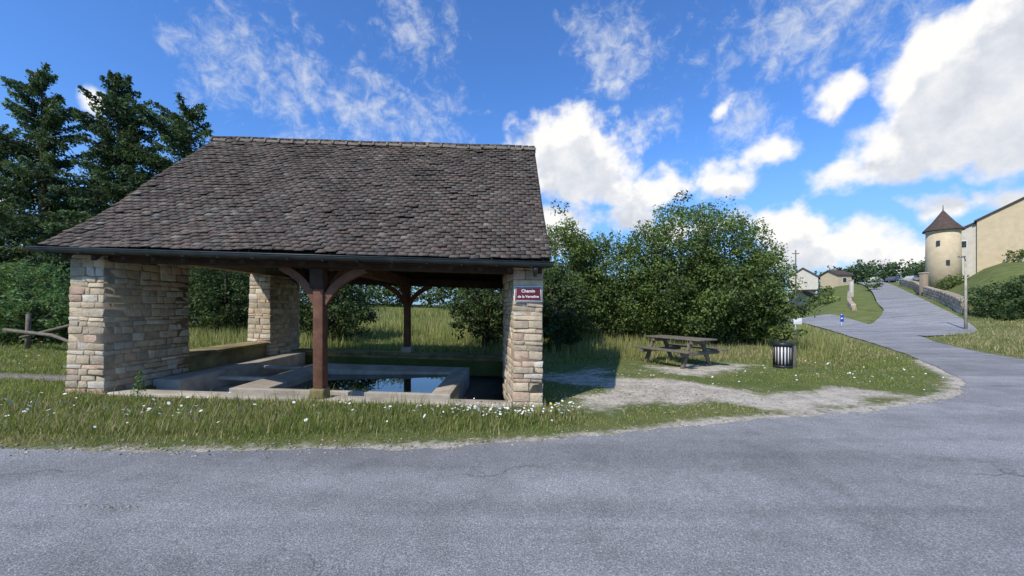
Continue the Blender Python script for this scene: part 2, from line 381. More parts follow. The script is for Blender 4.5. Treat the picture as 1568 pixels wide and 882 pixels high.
pillar('front_right_pier',.02,.49,6.2,7.83,-.15,2.27,xfR)
pillar('rear_left_pier',-7.07,-6.43,10.43,11.87,-.6,2.27,xfL)
pillar('rear_right_pier',-.19,.49,10.43,11.87,-.6,2.27,shear)
boxes('low_wall_left',[boxverts(-6.98,-6.52,7.84,10.42,-.6,.40),boxverts(-7.03,-6.45,7.835,10.425,.402,.47)],M_moss,None,W,.015,shear)
boxes('low_wall_rear',[boxverts(-6.42,-.2,11.45,11.8,-.7,.09),boxverts(-6.42,-.2,11.40,11.85,.092,.16)],M_moss,None,W,.015,shear)
boxes('low_wall_right',[boxverts(.0,.42,7.84,10.42,-.6,.16)],M_moss,None,W,.015,shear)
boxes('outer_ledge',[boxverts(-12.5,-7.12,7.1,7.35,-.3,.08)],M_stone,[(.2,.18,.14)],W,.03,shear)
boxes('front_curb',[boxverts(-6.44,-3.25,6.22,6.52,-.7,.05),boxverts(-3.245,.0,6.225,6.525,-.7,.045)],M_conc,None,W,.02,shear)
boxes('sunken_floor',[boxverts(-6.6,.2,6.4,11.6,-.75,-.42)],M_floor,None,W,0,shear)
boxes('rinsing_ledge',[boxverts(-6.42,-5.95,7.0,11.3,-.42,.12),boxverts(-6.2,-4.97,7.9,8.05,-.05,.025),boxverts(-6.2,-5.0,9.3,9.42,-.05,.025),boxverts(-5.95,-5.4,6.55,11.3,-.42,-.22)],M_conc,None,W,.015,shear)
ox0,ox1,oy0,oy1=-4.95,-1.08,6.85,9.95; iw=.42
def ringz(x0,x1,y0,y1,z): return [(x0,y0,z),(x1,y0,z),(x1,y1,z),(x0,y1,z)]
rings=[ringz(ox0,ox1,oy0,oy1,-.43),ringz(ox0,ox1,oy0,oy1,.03),ringz(ox0+.08,ox1-.08,oy0+.08,oy1-.08,.035),ringz(ox0+iw,ox1-iw,oy0+iw,oy1-iw,-.045),ringz(ox0+iw+.01,ox1-iw-.01,oy0+iw+.01,oy1-iw-.01,-.42)]
V=[p for r_ in rings for p in r_]; F=[]
for i_ in range(4):
    for k_ in range(4):
        k2=(k_+1)%4; F.append((i_*4+k_,i_*4+k2,(i_+1)*4+k2,(i_+1)*4+k_))
V=shear(np.array(V,float)); pmesh('pool_rim',V,F,M_conc,W,.012)
z_=-.13+K*3; pmesh('pool_water',[(ox0+iw,oy0+iw,z_),(ox1-iw,oy0+iw,z_),(ox1-iw,oy1-iw,z_),(ox0+iw,oy1-iw,z_)],[(0,1,2,3)],M_water,W)
def beam(name,x0,x1,y0,y1,z0,z1,mat=M_wood,bev=.012): return boxes(name,[boxverts(x0,x1,y0,y1,z0,z1)],mat,None,W,bev,shear)
PX=-3.10
beam('post_plinth_front',PX-.13,PX+.11,6.22,6.47,.03,.20,M_moss,.03)
beam('front_post',PX-.085,PX+.075,6.26,6.44,.20,2.13)
beam('front_post_head',PX-.12,PX+.10,6.22,6.255,1.80,2.12,M_wooddk)
beam('post_plinth_rear',PX-.15,PX+.15,11.45,11.78,.16,.34,M_conc,.03)
beam('rear_post',PX-.085,PX+.085,11.52,11.71,.34,2.13)
beam('front_lintel',-6.9,.45,6.26,6.46,2.13,2.35,M_wooddk)
beam('rear_lintel',-6.9,.45,11.5,11.74,2.13,2.35,M_wooddk)
beam('tie_beam',PX-.12,PX+.12,6.48,11.48,2.14,2.37,M_wood)
beam('soffit_board',-7.05,.5,5.98,6.22,2.22,2.235,M_wooddk,0)
def brace(name,x0,z0,x1,z1,y,th=.065,dep=.1,axis_='x'):
    V=[];n_=8;F=[]
    for i_ in range(n_+1):
        t=i_/n_; x=x0+(x1-x0)*(t-.22*math.sin(math.pi*t)*.45); z=z0+(z1-z0)*(t+.22*math.sin(math.pi*t)*.45)
        dx,dz=(x1-x0),(z1-z0); l=math.hypot(dx,dz); nx_,nz_=-dz/l,dx/l
        for s,q in ((-1,-1),(1,-1),(1,1),(-1,1)):
            if axis_=='x': V.append((x+nx_*th*s,y+dep*q/2,z+nz_*th*s))
            else: V.append((y+dep*q/2,x+nx_*th*s,z+nz_*th*s))
    for i_ in range(n_):
        for k_ in range(4):
            k2=(k_+1)%4; F.append((i_*4+k_,i_*4+k2,i_*4+4+k2,i_*4+4+k_))
    F.append((3,2,1,0));F.append(tuple(n_*4+k_ for k_ in range(4)))
    pmesh(name,shear(np.array(V)),F,M_wood,W,.008)
brace('brace_1',PX-.06,1.58,PX-.62,2.14,6.35); brace('brace_2',PX+.06,1.58,PX+.72,2.14,6.35)
brace('brace_3',PX-.06,1.6,PX-.7,2.14,11.62); brace('brace_4',PX+.06,1.6,PX+.7,2.14,11.62)
brace('brace_5',6.42,1.6,7.1,2.15,PX,axis_='y'); brace('brace_6',11.55,1.6,10.8,2.15,PX,axis_='y')
prof=[(5.95,2.30),(6.9,3.06),(9.2,5.27)]
def roofpt(s):
    (a0,b0),(a1,b1),(a2,b2)=prof; l1=math.hypot(a1-a0,b1-b0); l2=math.hypot(a2-a1,b2-b1)
    def pt(s):
        if s<l1: t=s/l1; return a0+(a1-a0)*t,b0+(b1-b0)*t
        t=(s-l1)/l2; return a1+(a2-a1)*t,b1+(b2-b1)*t
    e=.45; p1=pt(s-e); p2=pt(s+e); p3=pt(s)
    w_=max(0,1-abs(s-l1)/e); return (p3[0]*(1-w_)+w_*(p1[0]+p2[0])/2, p3[1]*(1-w_)+w_*((p1[1]+p2[1])/2*.5+p3[1]*.5))
SL=math.hypot(.95,.76)+math.hypot(2.3,2.21)
def xe(s): t=s/SL; return -7.18+.2*t,.60-.07*t
for side in (0,1):
    bl=[];cl=[]; rows=43; ex=SL/rows
    for r_ in range(rows):
        s=r_*ex; yy,zz=roofpt(s)
        if s+.2>=SL: y0_,z0_=roofpt(SL-.2); ty,tz=9.2-y0_,5.27-z0_
        else: y2,z2=roofpt(s+.2); ty,tz=y2-yy,z2-zz
        l_=math.hypot(ty,tz); ty/=l_;tz/=l_; ny_,nz_=-tz,ty
        a,b_=xe(s); nc=50; wd=(b_-a)/nc
        off=(.5 if r_%2 else 0)
        for c_ in range(nc+(1 if off else 0)):
            u0=a+(c_-off)*wd; u1=u0+wd; u0=max(u0,a);u1=min(u1,b_)
            if u1-u0<.03: continue
            g_=.003; rot=random.gauss(0,.035); ln=.23; dj=random.gauss(0,.012); lift=.032+abs(random.gauss(0,.011)); tk=.015
            und=.022*math.sin(u0*1.3+.4)*math.sin(s*1.1+1)+.012*math.sin(u0*3.1+s*2)
            vv=[]
            for top in (0,1):
                for (uu,ss) in ((u0+g_,dj),(u1-g_,dj),(u1-g_,ln),(u0+g_,ln)):
                    q=lift*(1-ss/ln)+top*tk+und; s2=ss+(uu-(u0+u1)/2)*rot
                    Yp=yy+ty*s2+ny_*q; Zp=zz+tz*s2+nz_*q
                    if side: Yp=18.4-Yp
                    vv.append((uu,Yp,Zp))
            vv=np.array(vv)
            if side: vv=vv[[1,0,3,2,5,4,7,6]]
            bl.append(vv)
            q=random.random(); v_=random.uniform(.75,1.2)
            c=(.106,.085,.07) if q<.7 else ((.125,.092,.073) if q<.85 else ((.085,.077,.067) if q<.95 else (.17,.152,.125)))
            cl.append(tuple(k*v_ for k in c))
    boxes('roof_tiles_'+('rear' if side else 'front'),bl,M_tile,cl,W,0,shear)
V=[]
for t in range(13):
    s=SL*t/12; yy,zz=roofpt(min(s,SL-.001)) if t<12 else (9.2,5.27); a,b_=xe(s)
    V+= [(a+.02,yy,zz-.012),(b_-.02,yy,zz-.012),(b_-.02,yy+.02,zz-.09),(a+.02,yy+.02,zz-.09)]
nF=len(V)
V2=[(x_,18.4-y_,z_2) for x_,y_,z_2 in V]
def deckF(o):
    f=[]
    for t in range(12):
        for k_ in range(4):
            k2=(k_+1)%4; f.append((o+t*4+k_,o+t*4+k2,o+t*4+4+k2,o+t*4+4+k_))
    f.append((o+3,o+2,o+1,o)); return f
pmesh('roof_deck',shear(np.array(V+V2)),deckF(0)+deckF(nF),M_wooddk,W)
bl=[]
for i_ in range(17):
    x_=-6.9+i_*.455
    for sgn in (0,1):
        P=[(6.0,2.12),(9.2,5.08),(9.2,5.18),(6.0,2.22)]
        if sgn: P=[(18.4-a,b_) for a,b_ in P]
        v=np.array([(x_,P[0][0],P[0][1]),(x_+.08,P[0][0],P[0][1]),(x_+.08,P[1][0],P[1][1]),(x_,P[1][0],P[1][1]),(x_,P[3][0],P[3][1]),(x_+.08,P[3][0],P[3][1]),(x_+.08,P[2][0],P[2][1]),(x_,P[2][0],P[2][1])])
        bl.append(v)
boxes('rafters',bl,M_wooddk,None,W,0,shear)
nr=24; V=[];F=[]
for i_ in range(nr):
    x0=-7.0+i_*(7.54/nr)-.01; x1=x0+7.54/nr+.03; rr=.1+random.uniform(-.008,.008); o=len(V); dz=random.uniform(-.016,.016)
    for (xx,r2) in ((x0,rr+.026),(x0+.05,rr+.024),(x0+.055,rr),(x1,rr-.01)):
        for k_ in range(9):
            a=math.pi*k_/8; V.append((xx,9.2+math.cos(a)*r2*1.15,5.25+dz+math.sin(a)*r2*.95))
    for j_ in range(3):
        for k_ in range(8): F.append((o+j_*9+k_,o+j_*9+k_+1,o+j_*9+10+k_,o+j_*9+9+k_))
    F.append(tuple(o+k_ for k_ in range(9)))
o=pmesh('ridge_tiles',shear(np.array(V)),F,M_tile,W)
a_=o.data.color_attributes.new('col','FLOAT_COLOR','POINT')
for i_ in range(len(V)):
    a_.data[i_].color=(.2,.165,.125,1)
for nm,x0,x1 in (('gable_left',-6.93,-6.6),('gable_right',.08,.46)):
    V=[(x0,6.3,2.27),(x0,12.1,2.27),(x0,9.2,5.0),(x1,6.3,2.27),(x1,12.1,2.27),(x1,9.2,5.0)]
    pmesh(nm,shear(np.array(V)),[(0,1,2),(5,4,3),(0,3,4,1),(1,4,5,2),(2,5,3,0)],M_mort,W)
for side,yc in ((0,5.90),(1,12.50)):
    V=[];F=[]
    for xx in (-7.24,.62):
        for k_ in range(9):
            a=math.pi+math.pi*k_/8; V.append((xx,yc+math.cos(a)*.062,2.285+math.sin(a)*.07))
    for k_ in range(8): F.append((k_,k_+1,10+k_,9+k_))
    F.append(tuple(range(9)));F.append(tuple(range(9,18)))
    o=pmesh('gutter' if not side else 'gutter_rear',shear(np.array(V)),F,M_zinc,W); s_=o.modifiers.new('s','SOLIDIFY'); s_.thickness=.006
    tube('gutter_bead_%d'%side,[(-7.24,yc-.062,2.285+K*7.24),(.62,yc-.062,2.285-K*.62)],[.009,.009],M_zinc,W)
boxes('gutter_brackets',[boxverts(-7.0+i_*.52,-6.975+i_*.52,5.83,5.97,2.205,2.213) for i_ in range(15)],M_zinc,None,W,0,shear)
tube('downpipe_outlet',[(.36,5.9,2.2),(.36,5.95,2.14),(.36,6.12,2.1)],[.035,.035,.035],M_zinc,W)
# ---------------------------------------------------------------- sign
S=empty('street_name_sign',(.26,6.16,1.8))
boxes('sign_plate',[boxverts(.035,.475,6.155,6.167,1.675,1.925)],M_white,None,S,.006)
boxes('sign_face',[boxverts(.047,.463,6.150,6.1548,1.688,1.912)],M_maroon,None,S,.003)
bd=.006
boxes('sign_border',[boxverts(.06,.45,6.147,6.1495,1.90-bd,1.90),boxverts(.06,.45,6.147,6.1495,1.70,1.70+bd),boxverts(.06,.06+bd,6.147,6.1495,1.7065,1.8935),boxverts(.45-bd,.45,6.147,6.1495,1.7065,1.8935)],M_white,None,S)
for t_,zz in (('Chemin',1.828),('de la Verseline',1.745)):
    cu=bpy.data.curves.new('lettering','FONT'); cu.body=t_; cu.size=.056 if len(t_)>8 else .068; cu.align_x='CENTER'; cu.extrude=.001; cu.offset=.0012
    o=link(bpy.data.objects.new('lettering',cu)); o.location=(.255,6.1475,zz); o.rotation_euler=(math.pi/2,0,0); cu.materials.append(M_white)
    o.parent=S; o.matrix_parent_inverse=Matrix.Translation(-Vector(S.location))
# ---------------------------------------------------------------- picnic table
TB=empty('picnic_table',(4.65,10.9,float(H(4.65,10.9)))); bl=[]
def tb(x0,x1,y0,y1,z0,z1): bl.append(boxverts(x0,x1,y0,y1,z0,z1))
for i_ in range(5): tb(-.9,.9,-.36+i_*.146,-.36+i_*.146+.136,.72,.76)
for s in (-1,1):
    for i_ in range(2): tb(-.9,.9,s*.68-.14+i_*.145,s*.68-.14+i_*.145+.135,.43,.47)
for xx in (-.62,.62):
    tb(xx-.04,xx+.04,-.8,.8,.33,.428); tb(xx-.04,xx+.04,-.34,.34,.62,.718)
    for s in (-1,1):
        v=np.array([(xx+.045,s*.55-.06,0),(xx+.11,s*.55-.06,0),(xx+.11,s*.55+.06,0),(xx+.045,s*.55+.06,0),(xx+.045,s*.2-.06,.715),(xx+.11,s*.2-.06,.715),(xx+.11,s*.2+.06,.715),(xx+.045,s*.2+.06,.715)]); bl.append(v)
a_=math.radians(118); ca,sa=math.cos(a_),math.sin(a_)
def xt(V):
    V=V.copy(); x_=V[:,0]*ca-V[:,1]*sa+4.65; y_=V[:,0]*sa+V[:,1]*ca+10.9; V[:,0]=x_;V[:,1]=y_; V[:,2]+=float(H(4.65,10.9)); return V
boxes('table_timbers',bl,M_greywood,None,TB,.008,xt)
# ---------------------------------------------------------------- litter bin
bx,by=7.15,10.35; bz=float(H(bx,by)); BN=empty('litter_bin',(bx,by,bz)); bl=[]
for i_ in range(18):
    a=2*math.pi*i_/18; r_=.215; v=boxverts(-.004,.004,-.020,.020,.06,.58)
    c_,s_=math.cos(a),math.sin(a); v2=v.copy(); v2[:,0]=(v[:,0]+r_)*c_-v[:,1]*s_+bx; v2[:,1]=(v[:,0]+r_)*s_+v[:,1]*c_+by; v2[:,2]+=bz; bl.append(v2)
boxes('slats',bl,M_black,None,BN)
tube('liner',[(bx,by,bz+.08),(bx,by,bz+.3),(bx,by,bz+.60)],[.19,.205,.205],M_bag,BN,20)
tube('rim',[(bx,by,bz+.57),(bx,by,bz+.60),(bx,by,bz+.66),(bx,by,bz+.672)],[.225,.235,.235,.20],M_black,BN,24)
tube('base_ring',[(bx,by,bz+.0),(bx,by,bz+.07)],[.222,.222],M_black,BN,24)
boxes('mounting_post',[boxverts(bx+.24,bx+.36,by-.02,by+.14,bz-.05,bz+.56)],M_greywood,None,BN,.01)
# ---------------------------------------------------------------- foliage
def leafobj(name,P,size,cols,parent,aspect=.6,nrm=None):
    n=len(P); a=rng.normal(0,1,(n,3))
    if nrm is None: nrm=rng.normal(0,1,(n,3))
    a-= (a*nrm).sum(1,keepdims=True)*nrm/((nrm**2).sum(1,keepdims=True)+1e-9)
    a/=np.linalg.norm(a,axis=1,keepdims=True)+1e-9
    b=np.cross(a,nrm); b/=np.linalg.norm(b,axis=1,keepdims=True)+1e-9
    s=size[:,None]
    V=np.stack([P-a*s,P+b*s*aspect,P+a*s,P-b*s*aspect],1).reshape(-1,3)
    return npmesh(name,V,4*np.arange(n)[:,None]+np.arange(4),4,M_leaf,np.repeat(cols,4,axis=0),parent)
def clumped(c,rad,ncl,nl,ls,base,clr=.26,hollow=.55):
    c=np.array(c,float);rad=np.array(rad,float)
    d=rng.normal(0,1,(ncl,3)); d/=np.linalg.norm(d,axis=1,keepdims=True)
    rr=(hollow+(1-hollow)*rng.uniform(0,1,(ncl,1))**.6)
    lump=1+.16*np.sin(d[:,:1]*4+c[0])+.14*np.sin(d[:,2:]*5+c[1])+rng.normal(0,.07,(ncl,1))
    cp=c+d*rr*rad*lump
    m=rad.mean(); cr=clr*m*rng.uniform(.5,1.15,ncl); tone=rng.uniform(.55,1.45,ncl)
    idx=rng.integers(0,ncl,nl); q=rng.normal(0,1,(nl,3)); q/=np.linalg.norm(q,axis=1,keepdims=True)
    rrad=rng.uniform(.3,1.08,nl)**.6
    P=cp[idx]+q*(cr[idx]*rrad)[:,None]*[1.1,1.1,.8]
    nr=q*.6+rng.normal(0,.5,(nl,3))+[0,0,.5]
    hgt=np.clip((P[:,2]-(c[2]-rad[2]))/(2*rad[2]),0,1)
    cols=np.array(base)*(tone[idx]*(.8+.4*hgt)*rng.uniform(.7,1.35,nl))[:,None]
    y_=rng.uniform(0,1,nl)<.14; cols[y_]*=[1.5,1.25,.8]
    return P,ls*rng.uniform(.6,1.3,nl),cols,nr
def bushtree(name,x,y,top,rx,base=(.055,.095,.03),ls=.055,dens=1.0,low=.0,trunk=True,ry=None):
    g=float(H(x,y)); E=empty(name,(x,y,g)); ry=ry or rx*.85; ht=top-g
    cz=g+low+(ht-low)/2; rz=(ht-low)/2*.93
    area=rx*rz*6; nl=int(area*760*dens*(.055/ls)**2)
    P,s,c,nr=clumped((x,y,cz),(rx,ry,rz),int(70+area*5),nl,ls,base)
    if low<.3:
        P2,s2,c2,n2=clumped((x,y,g+ht*.3),(rx*.98,ry,ht*.32),int(40+area*2),int(nl*.4),ls,base)
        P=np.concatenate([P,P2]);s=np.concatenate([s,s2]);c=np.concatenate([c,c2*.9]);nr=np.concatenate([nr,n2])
    ns=int(26*rx)
    for _ in range(ns):
        a=random.uniform(0,6.28); el=random.uniform(.2,1.4); o=np.array([x+rx*math.cos(a)*math.cos(el)*.9,y+ry*math.sin(a)*math.cos(el)*.9,cz+rz*math.sin(el)*.9])
        L_=random.uniform(.25,.6); dv=np.array([math.cos(a)*.35,math.sin(a)*.35,1.0]); k_=26
        t=rng.uniform(0,1,(k_,1)); P=np.concatenate([P,o+dv*L_*t+rng.normal(0,.04,(k_,3))]); s=np.concatenate([s,ls*rng.uniform(.6,1.1,k_)])
        c=np.concatenate([c,np.array(base)*rng.uniform(1.0,1.7,(k_,1))]); nr=np.concatenate([nr,rng.normal(0,1,(k_,3))])
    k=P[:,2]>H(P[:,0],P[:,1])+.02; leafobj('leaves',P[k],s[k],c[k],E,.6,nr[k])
    if trunk:
        tube('trunk',[(x,y,g-.1),(x+.05,y,g+ht*.3),(x-.05,y,g+ht*.6)],[.14,.11,.05],M_bark,E)
        for i_ in range(6):
            a=i_*1.05; tube('limb_%d'%i_,[(x,y,g+ht*.18+i_*.1),(x+rx*.35*math.cos(a),y+ry*.35*math.sin(a),g+ht*.5),(x+rx*.75*math.cos(a),y+ry*.75*math.sin(a),g+ht*.78)],[.07,.045,.015],M_bark,E,6)
    return E
G1=(.105,.155,.045);G2=(.13,.18,.05);G3=(.065,.10,.036)
bushtree('hedgerow_tree',2.2,16.2,5.0,1.7,G2)
bushtree('hedgerow_tree',4.4,17,4.75,2.1,G1)
bushtree('hedgerow_tree',6.7,16,5.65,2.3,G1)
bushtree('hedgerow_tree',8.8,16,5.2,2.1,G1)
bushtree('hedgerow_tree',10.1,15.8,4.0,1.3,G2)
bushtree('dark_shrub',1.6,13.6,3.0,1.0,G3)
bushtree('dark_shrub',-12,16.5,4.2,2.1,G3)
bushtree('dark_shrub',-7.1,15.2,3.4,1.5,G3)
bushtree('dark_shrub',-1.0,14.4,3.3,1.0,G3)
bushtree('dark_shrub',-16.8,13.8,3.0,2.0,(.085,.15,.055))
bushtree('dark_shrub',-15,12.2,1.9,1.1,(.1,.165,.055),ls=.05)
bushtree('dark_shrub',-19.5,15,3.2,2.4,G1)
def mass(name,items,ls,base,dens=60):
    Ps=[]
    for (x,y,rx,rz) in items:
        g=float(H(x,y)); Ps.append(clumped((x,y,g+rz*.8),(rx,rx,rz),60,int(rx*rz*dens/ls/ls*.02),ls,base,clr=.3))
    P,s,c,nr=[np.concatenate(q) for q in zip(*Ps)]; return leafobj(name,P,s,c,None,.7,nr)
mass('distant_trees',[(-32+i_*2.6+random.uniform(-1,1),37+random.uniform(-2,3),2.8,(2.1 if i_>2 else 2.6)+random.uniform(-.15,.3)) for i_ in range(19)],.13,(.085,.13,.045),330)
it=[(x*118+random.uniform(-2,2),118+random.uniform(-6,6),random.uniform(4,6.5),random.uniform(2.6,4.2)) for x in np.linspace(.74,1.12,17)]
mass('hilltop_trees',it,.35,(.06,.1,.04),240)
mass('bank_hedge',[(39.2,31.6,2.1,1.55),(41.6,31,2.3,1.7),(44.5,31,2.6,1.85),(38.4,30,1.3,1.0),(47,30,2.6,1.8)],.085,(.06,.10,.036),420)
mass('garden_shrubs',[(62.5,56,1.5,1.1),(65,57,1.3,.9),(59,64,1.2,1.4),(73,56,1.5,1.1)],.14,G1,300)
mass('roadside_shrubs',[(44,57,1.0,1.1),(42,52,1.2,.7),(53,66,1.2,1.0)],.14,G2,300)
def conifer(name,x,y,top,rb,round_=0,base=(.065,.10,.045)):
    g=float(H(x,y)); E=empty(name,(x,y,g)); ht=top-g
    tube('trunk',[(x,y,g-.2),(x+.1,y,g+ht*.5),(x,y,top-.2)],[.28,.16,.02],M_bark,E)
    P=[];S_=[];C_=[]; z=g+.8; i_=0
    while z<top-.1:
        f=(z-g)/ht
        Lr=rb*((1-f)**.62 if not round_ else math.sqrt(max(0.0,1-(max(f-.35,0)/.65)**2)))*1.0+.15
        nb=random.randint(4,7)
        for k_ in range(nb):
            a=random.uniform(0,6.283); Lb=Lr*random.uniform(.5,1.3); n_=int(150*Lb+40)
            rise=.55*f+random.uniform(-.15,.25); tone=random.uniform(.6,1.6)
            t=rng.uniform(.12,1,n_)**.8
            d=np.array([math.cos(a),math.sin(a)])
            side=rng.normal(0,.17*Lb**.6,n_)*(1.15-t)**.6
            hz=z+Lb*(rise*t-.30*(1-f)*t**2)-np.abs(rng.normal(0,.26,n_))*(1.1-.5*t)
            P.append(np.column_stack([x+d[0]*Lb*t-d[1]*side,y+d[1]*Lb*t+d[0]*side,hz]))
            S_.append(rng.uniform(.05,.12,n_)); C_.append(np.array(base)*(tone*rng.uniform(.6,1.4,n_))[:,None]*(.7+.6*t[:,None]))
            if k_<3: tube('branch_%d'%i_,[(x,y,z),(x+d[0]*Lb*.5,y+d[1]*Lb*.5,z+Lb*rise*.45),(x+d[0]*Lb*.95,y+d[1]*Lb*.95,z+Lb*(rise-.28*(1-f)))],[.05,.03,.01],M_bark,E,5); i_+=1
        z+=random.uniform(.3,.55)
    P=np.concatenate(P);S_=np.concatenate(S_);C_=np.concatenate(C_)
    nr=rng.normal(0,.7,(len(P),3)); nr[:,2]+=.2
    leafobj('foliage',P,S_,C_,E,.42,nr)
conifer('conifer_tree',-24.0,20,13.9,3.1)
conifer('conifer_tree',-20.1,20,13.6,3.0)
conifer('conifer_tree',-17.0,20.6,11.9,2.8,1,(.07,.11,.042))
conifer('conifer_tree',-28.5,21,11.0,3.0,1)
bushtree('broadleaf_tree',-22.5,23,9.0,3.3,(.065,.11,.042),ls=.085,low=1)
bushtree('broadleaf_tree',-18.2,22.5,8.2,3.0,(.07,.115,.042),ls=.085,low=1)
bushtree('broadleaf_tree',-27,22,6.6,2.8,(.08,.13,.045),ls=.085,low=.6)
n=260; t=rng.uniform(0,1,n); wx=-5.55+.05*t+rng.normal(0,.05,n)*(1.2-t); wy=5.8+rng.normal(0,.05,n)*(1.2-t)
E=empty('tall_weed',(-5.55,5.8,.16)); leafobj('leaves',np.column_stack([wx,wy,.17+t*.5]),rng.uniform(.012,.03,n),np.array([.12,.2,.06])*rng.uniform(.7,1.4,(n,1)),E,.35)
tube('stem',[(-5.55,5.8,.15),(-5.52,5.8,.66)],[.006,.003],M_bark,E,5)
# ---------------------------------------------------------------- rustic fence (left)
FE=empty('wooden_fence',(-11,9.6,.4))
def fz(x,y): return float(H(x,y))
for i_,(x_,y_,hh) in enumerate([(-13.6,11,1.0),(-11.4,10.2,.95),(-9.6,9.9,.8)]):
    tube('post_%d'%i_,[(x_,y_,fz(x_,y_)-.1),(x_+.03,y_,fz(x_,y_)+hh)],[.06,.05],M_greywood,FE)
tube('rail_1',[(-14.5,11.2,.95),(-12.2,10.4,.85),(-10.2,9.9,.35)],[.05,.045,.03],M_greywood,FE)
tube('rail_2',[(-13.8,11.0,.75),(-11.3,10.1,1.15),(-9.5,9.8,.95)],[.03,.035,.03],M_greywood,FE)
# ---------------------------------------------------------------- hill village
def gable_house(name,cx,cy,w,d,hw,hr,rot,mat,z=None,wins=()):
    g=float(H(cx,cy))-.5 if z is None else z; E=empty(name,(cx,cy,g)); c_,s_=math.cos(rot),math.sin(rot)
    def T(V): return [(cx+a*c_-b_*s_,cy+a*s_+b_*c_,g+q) for a,b_,q in V]
    V=[(-w/2,-d/2,0),(w/2,-d/2,0),(w/2,d/2,0),(-w/2,d/2,0),(-w/2,-d/2,hw),(w/2,-d/2,hw),(w/2,d/2,hw),(-w/2,d/2,hw),(-w/2,0,hw+hr),(w/2,0,hw+hr)]
    pmesh('walls',T(V),[(0,1,5,4),(2,3,7,6),(1,2,6,9,5),(3,0,4,8,7)],mat,E)
    o=.3;dz=-o*hr/(d/2)
    V=[(-w/2-o,-d/2-o,hw+dz),(w/2+o,-d/2-o,hw+dz),(w/2+o,0,hw+hr),(-w/2-o,0,hw+hr),(w/2+o,d/2+o,hw+dz),(-w/2-o,d/2+o,hw+dz)]
    V=V+[(a,b_,q+.22) for a,b_,q in V]
    pmesh('roof',T(V),[(0,1,2,3)[::-1],(3,2,4,5)[::-1],(6,7,8,9),(9,8,10,11),(0,1,7,6),(1,2,8,7),(2,4,10,8),(4,5,11,10),(5,3,9,11),(3,0,6,9)],M_roofbr,E)
    for i_,(a,q,ww,wh,face) in enumerate(wins):
        if face=='f': V=[(a-ww/2,-d/2-.06,q),(a+ww/2,-d/2-.06,q),(a+ww/2,-d/2-.06,q+wh),(a-ww/2,-d/2-.06,q+wh)]
        else: V=[(-w/2-.06,a+ww/2,q),(-w/2-.06,a-ww/2,q),(-w/2-.06,a-ww/2,q+wh),(-w/2-.06,a+ww/2,q+wh)]
        pmesh('window_%d'%i_,T(V),[(0,1,2,3)],M_glass,E)
        ctr=np.mean(V,axis=0); V2=[tuple(ctr+(np.array(p)-ctr)*1.22+np.array([0,.03,0] if face=='f' else [.03,0,0])) for p in V]
        pmesh('window_frame_%d'%i_,T(V2),[(0,1,2,3)],M_white,E)
tx,ty,tg=66,60,5.2; TW=empty('round_tower',(tx,ty,tg))
tube('tower_wall',[(tx,ty,tg-1),(tx,ty,tg+4),(tx,ty,13.3)],[1.95,1.9,1.85],M_render,TW,28)
tube('tower_roof',[(tx,ty,13.15),(tx,ty,13.35),(tx,ty,14.6),(tx,ty,16.4)],[2.25,2.2,1.2,.06],M_roofbr,TW,28)
tube('tower_cornice',[(tx,ty,12.95),(tx,ty,13.14)],[1.92,2.0],M_render2,TW,28)
tube('finial',[(tx,ty,16.3),(tx,ty,17.2)],[.07,.03],M_black,TW,6)
for dx,zz in ((-.5,10.8),(.5,7.8)):
    d=Vector((-tx,-ty,0)).normalized(); s_=Vector((d.y,-d.x,0)); q=Vector((tx,ty,0))+d*math.sqrt(1.98**2-dx*dx)+s_*dx*-1
    pmesh('window',[q-s_*.2+Vector((0,0,zz)),q+s_*.2+Vector((0,0,zz)),q+s_*.2+Vector((0,0,zz+.8)),q-s_*.2+Vector((0,0,zz+.8))],[(0,1,2,3)],M_glass,TW)
ro=math.radians(39.7)
gable_house('rendered_house',73.4,62.1,5,4,8.0,1.0,ro,M_render2,5.5,[(1.1,5.4,.5,1.0,'e')])
gable_house('farm_building',83.0,56.8,14,20,9.3,5.7,ro,M_render,5.5,[(-1,5.4,1,1.3,'e')])
gable_house('village_house',67,90,6,5,3.0,1.9,.6,M_render2,None,[(-1,1.3,.8,1,'f'),(1,1.3,.8,1,'f')])
gable_house('village_house',76,92,4,4,3.0,1.0,.2,M_render,None,[(0,1.3,1,1,'f')])
gable_house('village_house',62.5,84,7,5,2.6,1.8,.9,M_render2,float(H(70,84))-.8,[(0,1.0,1,1,'f')])
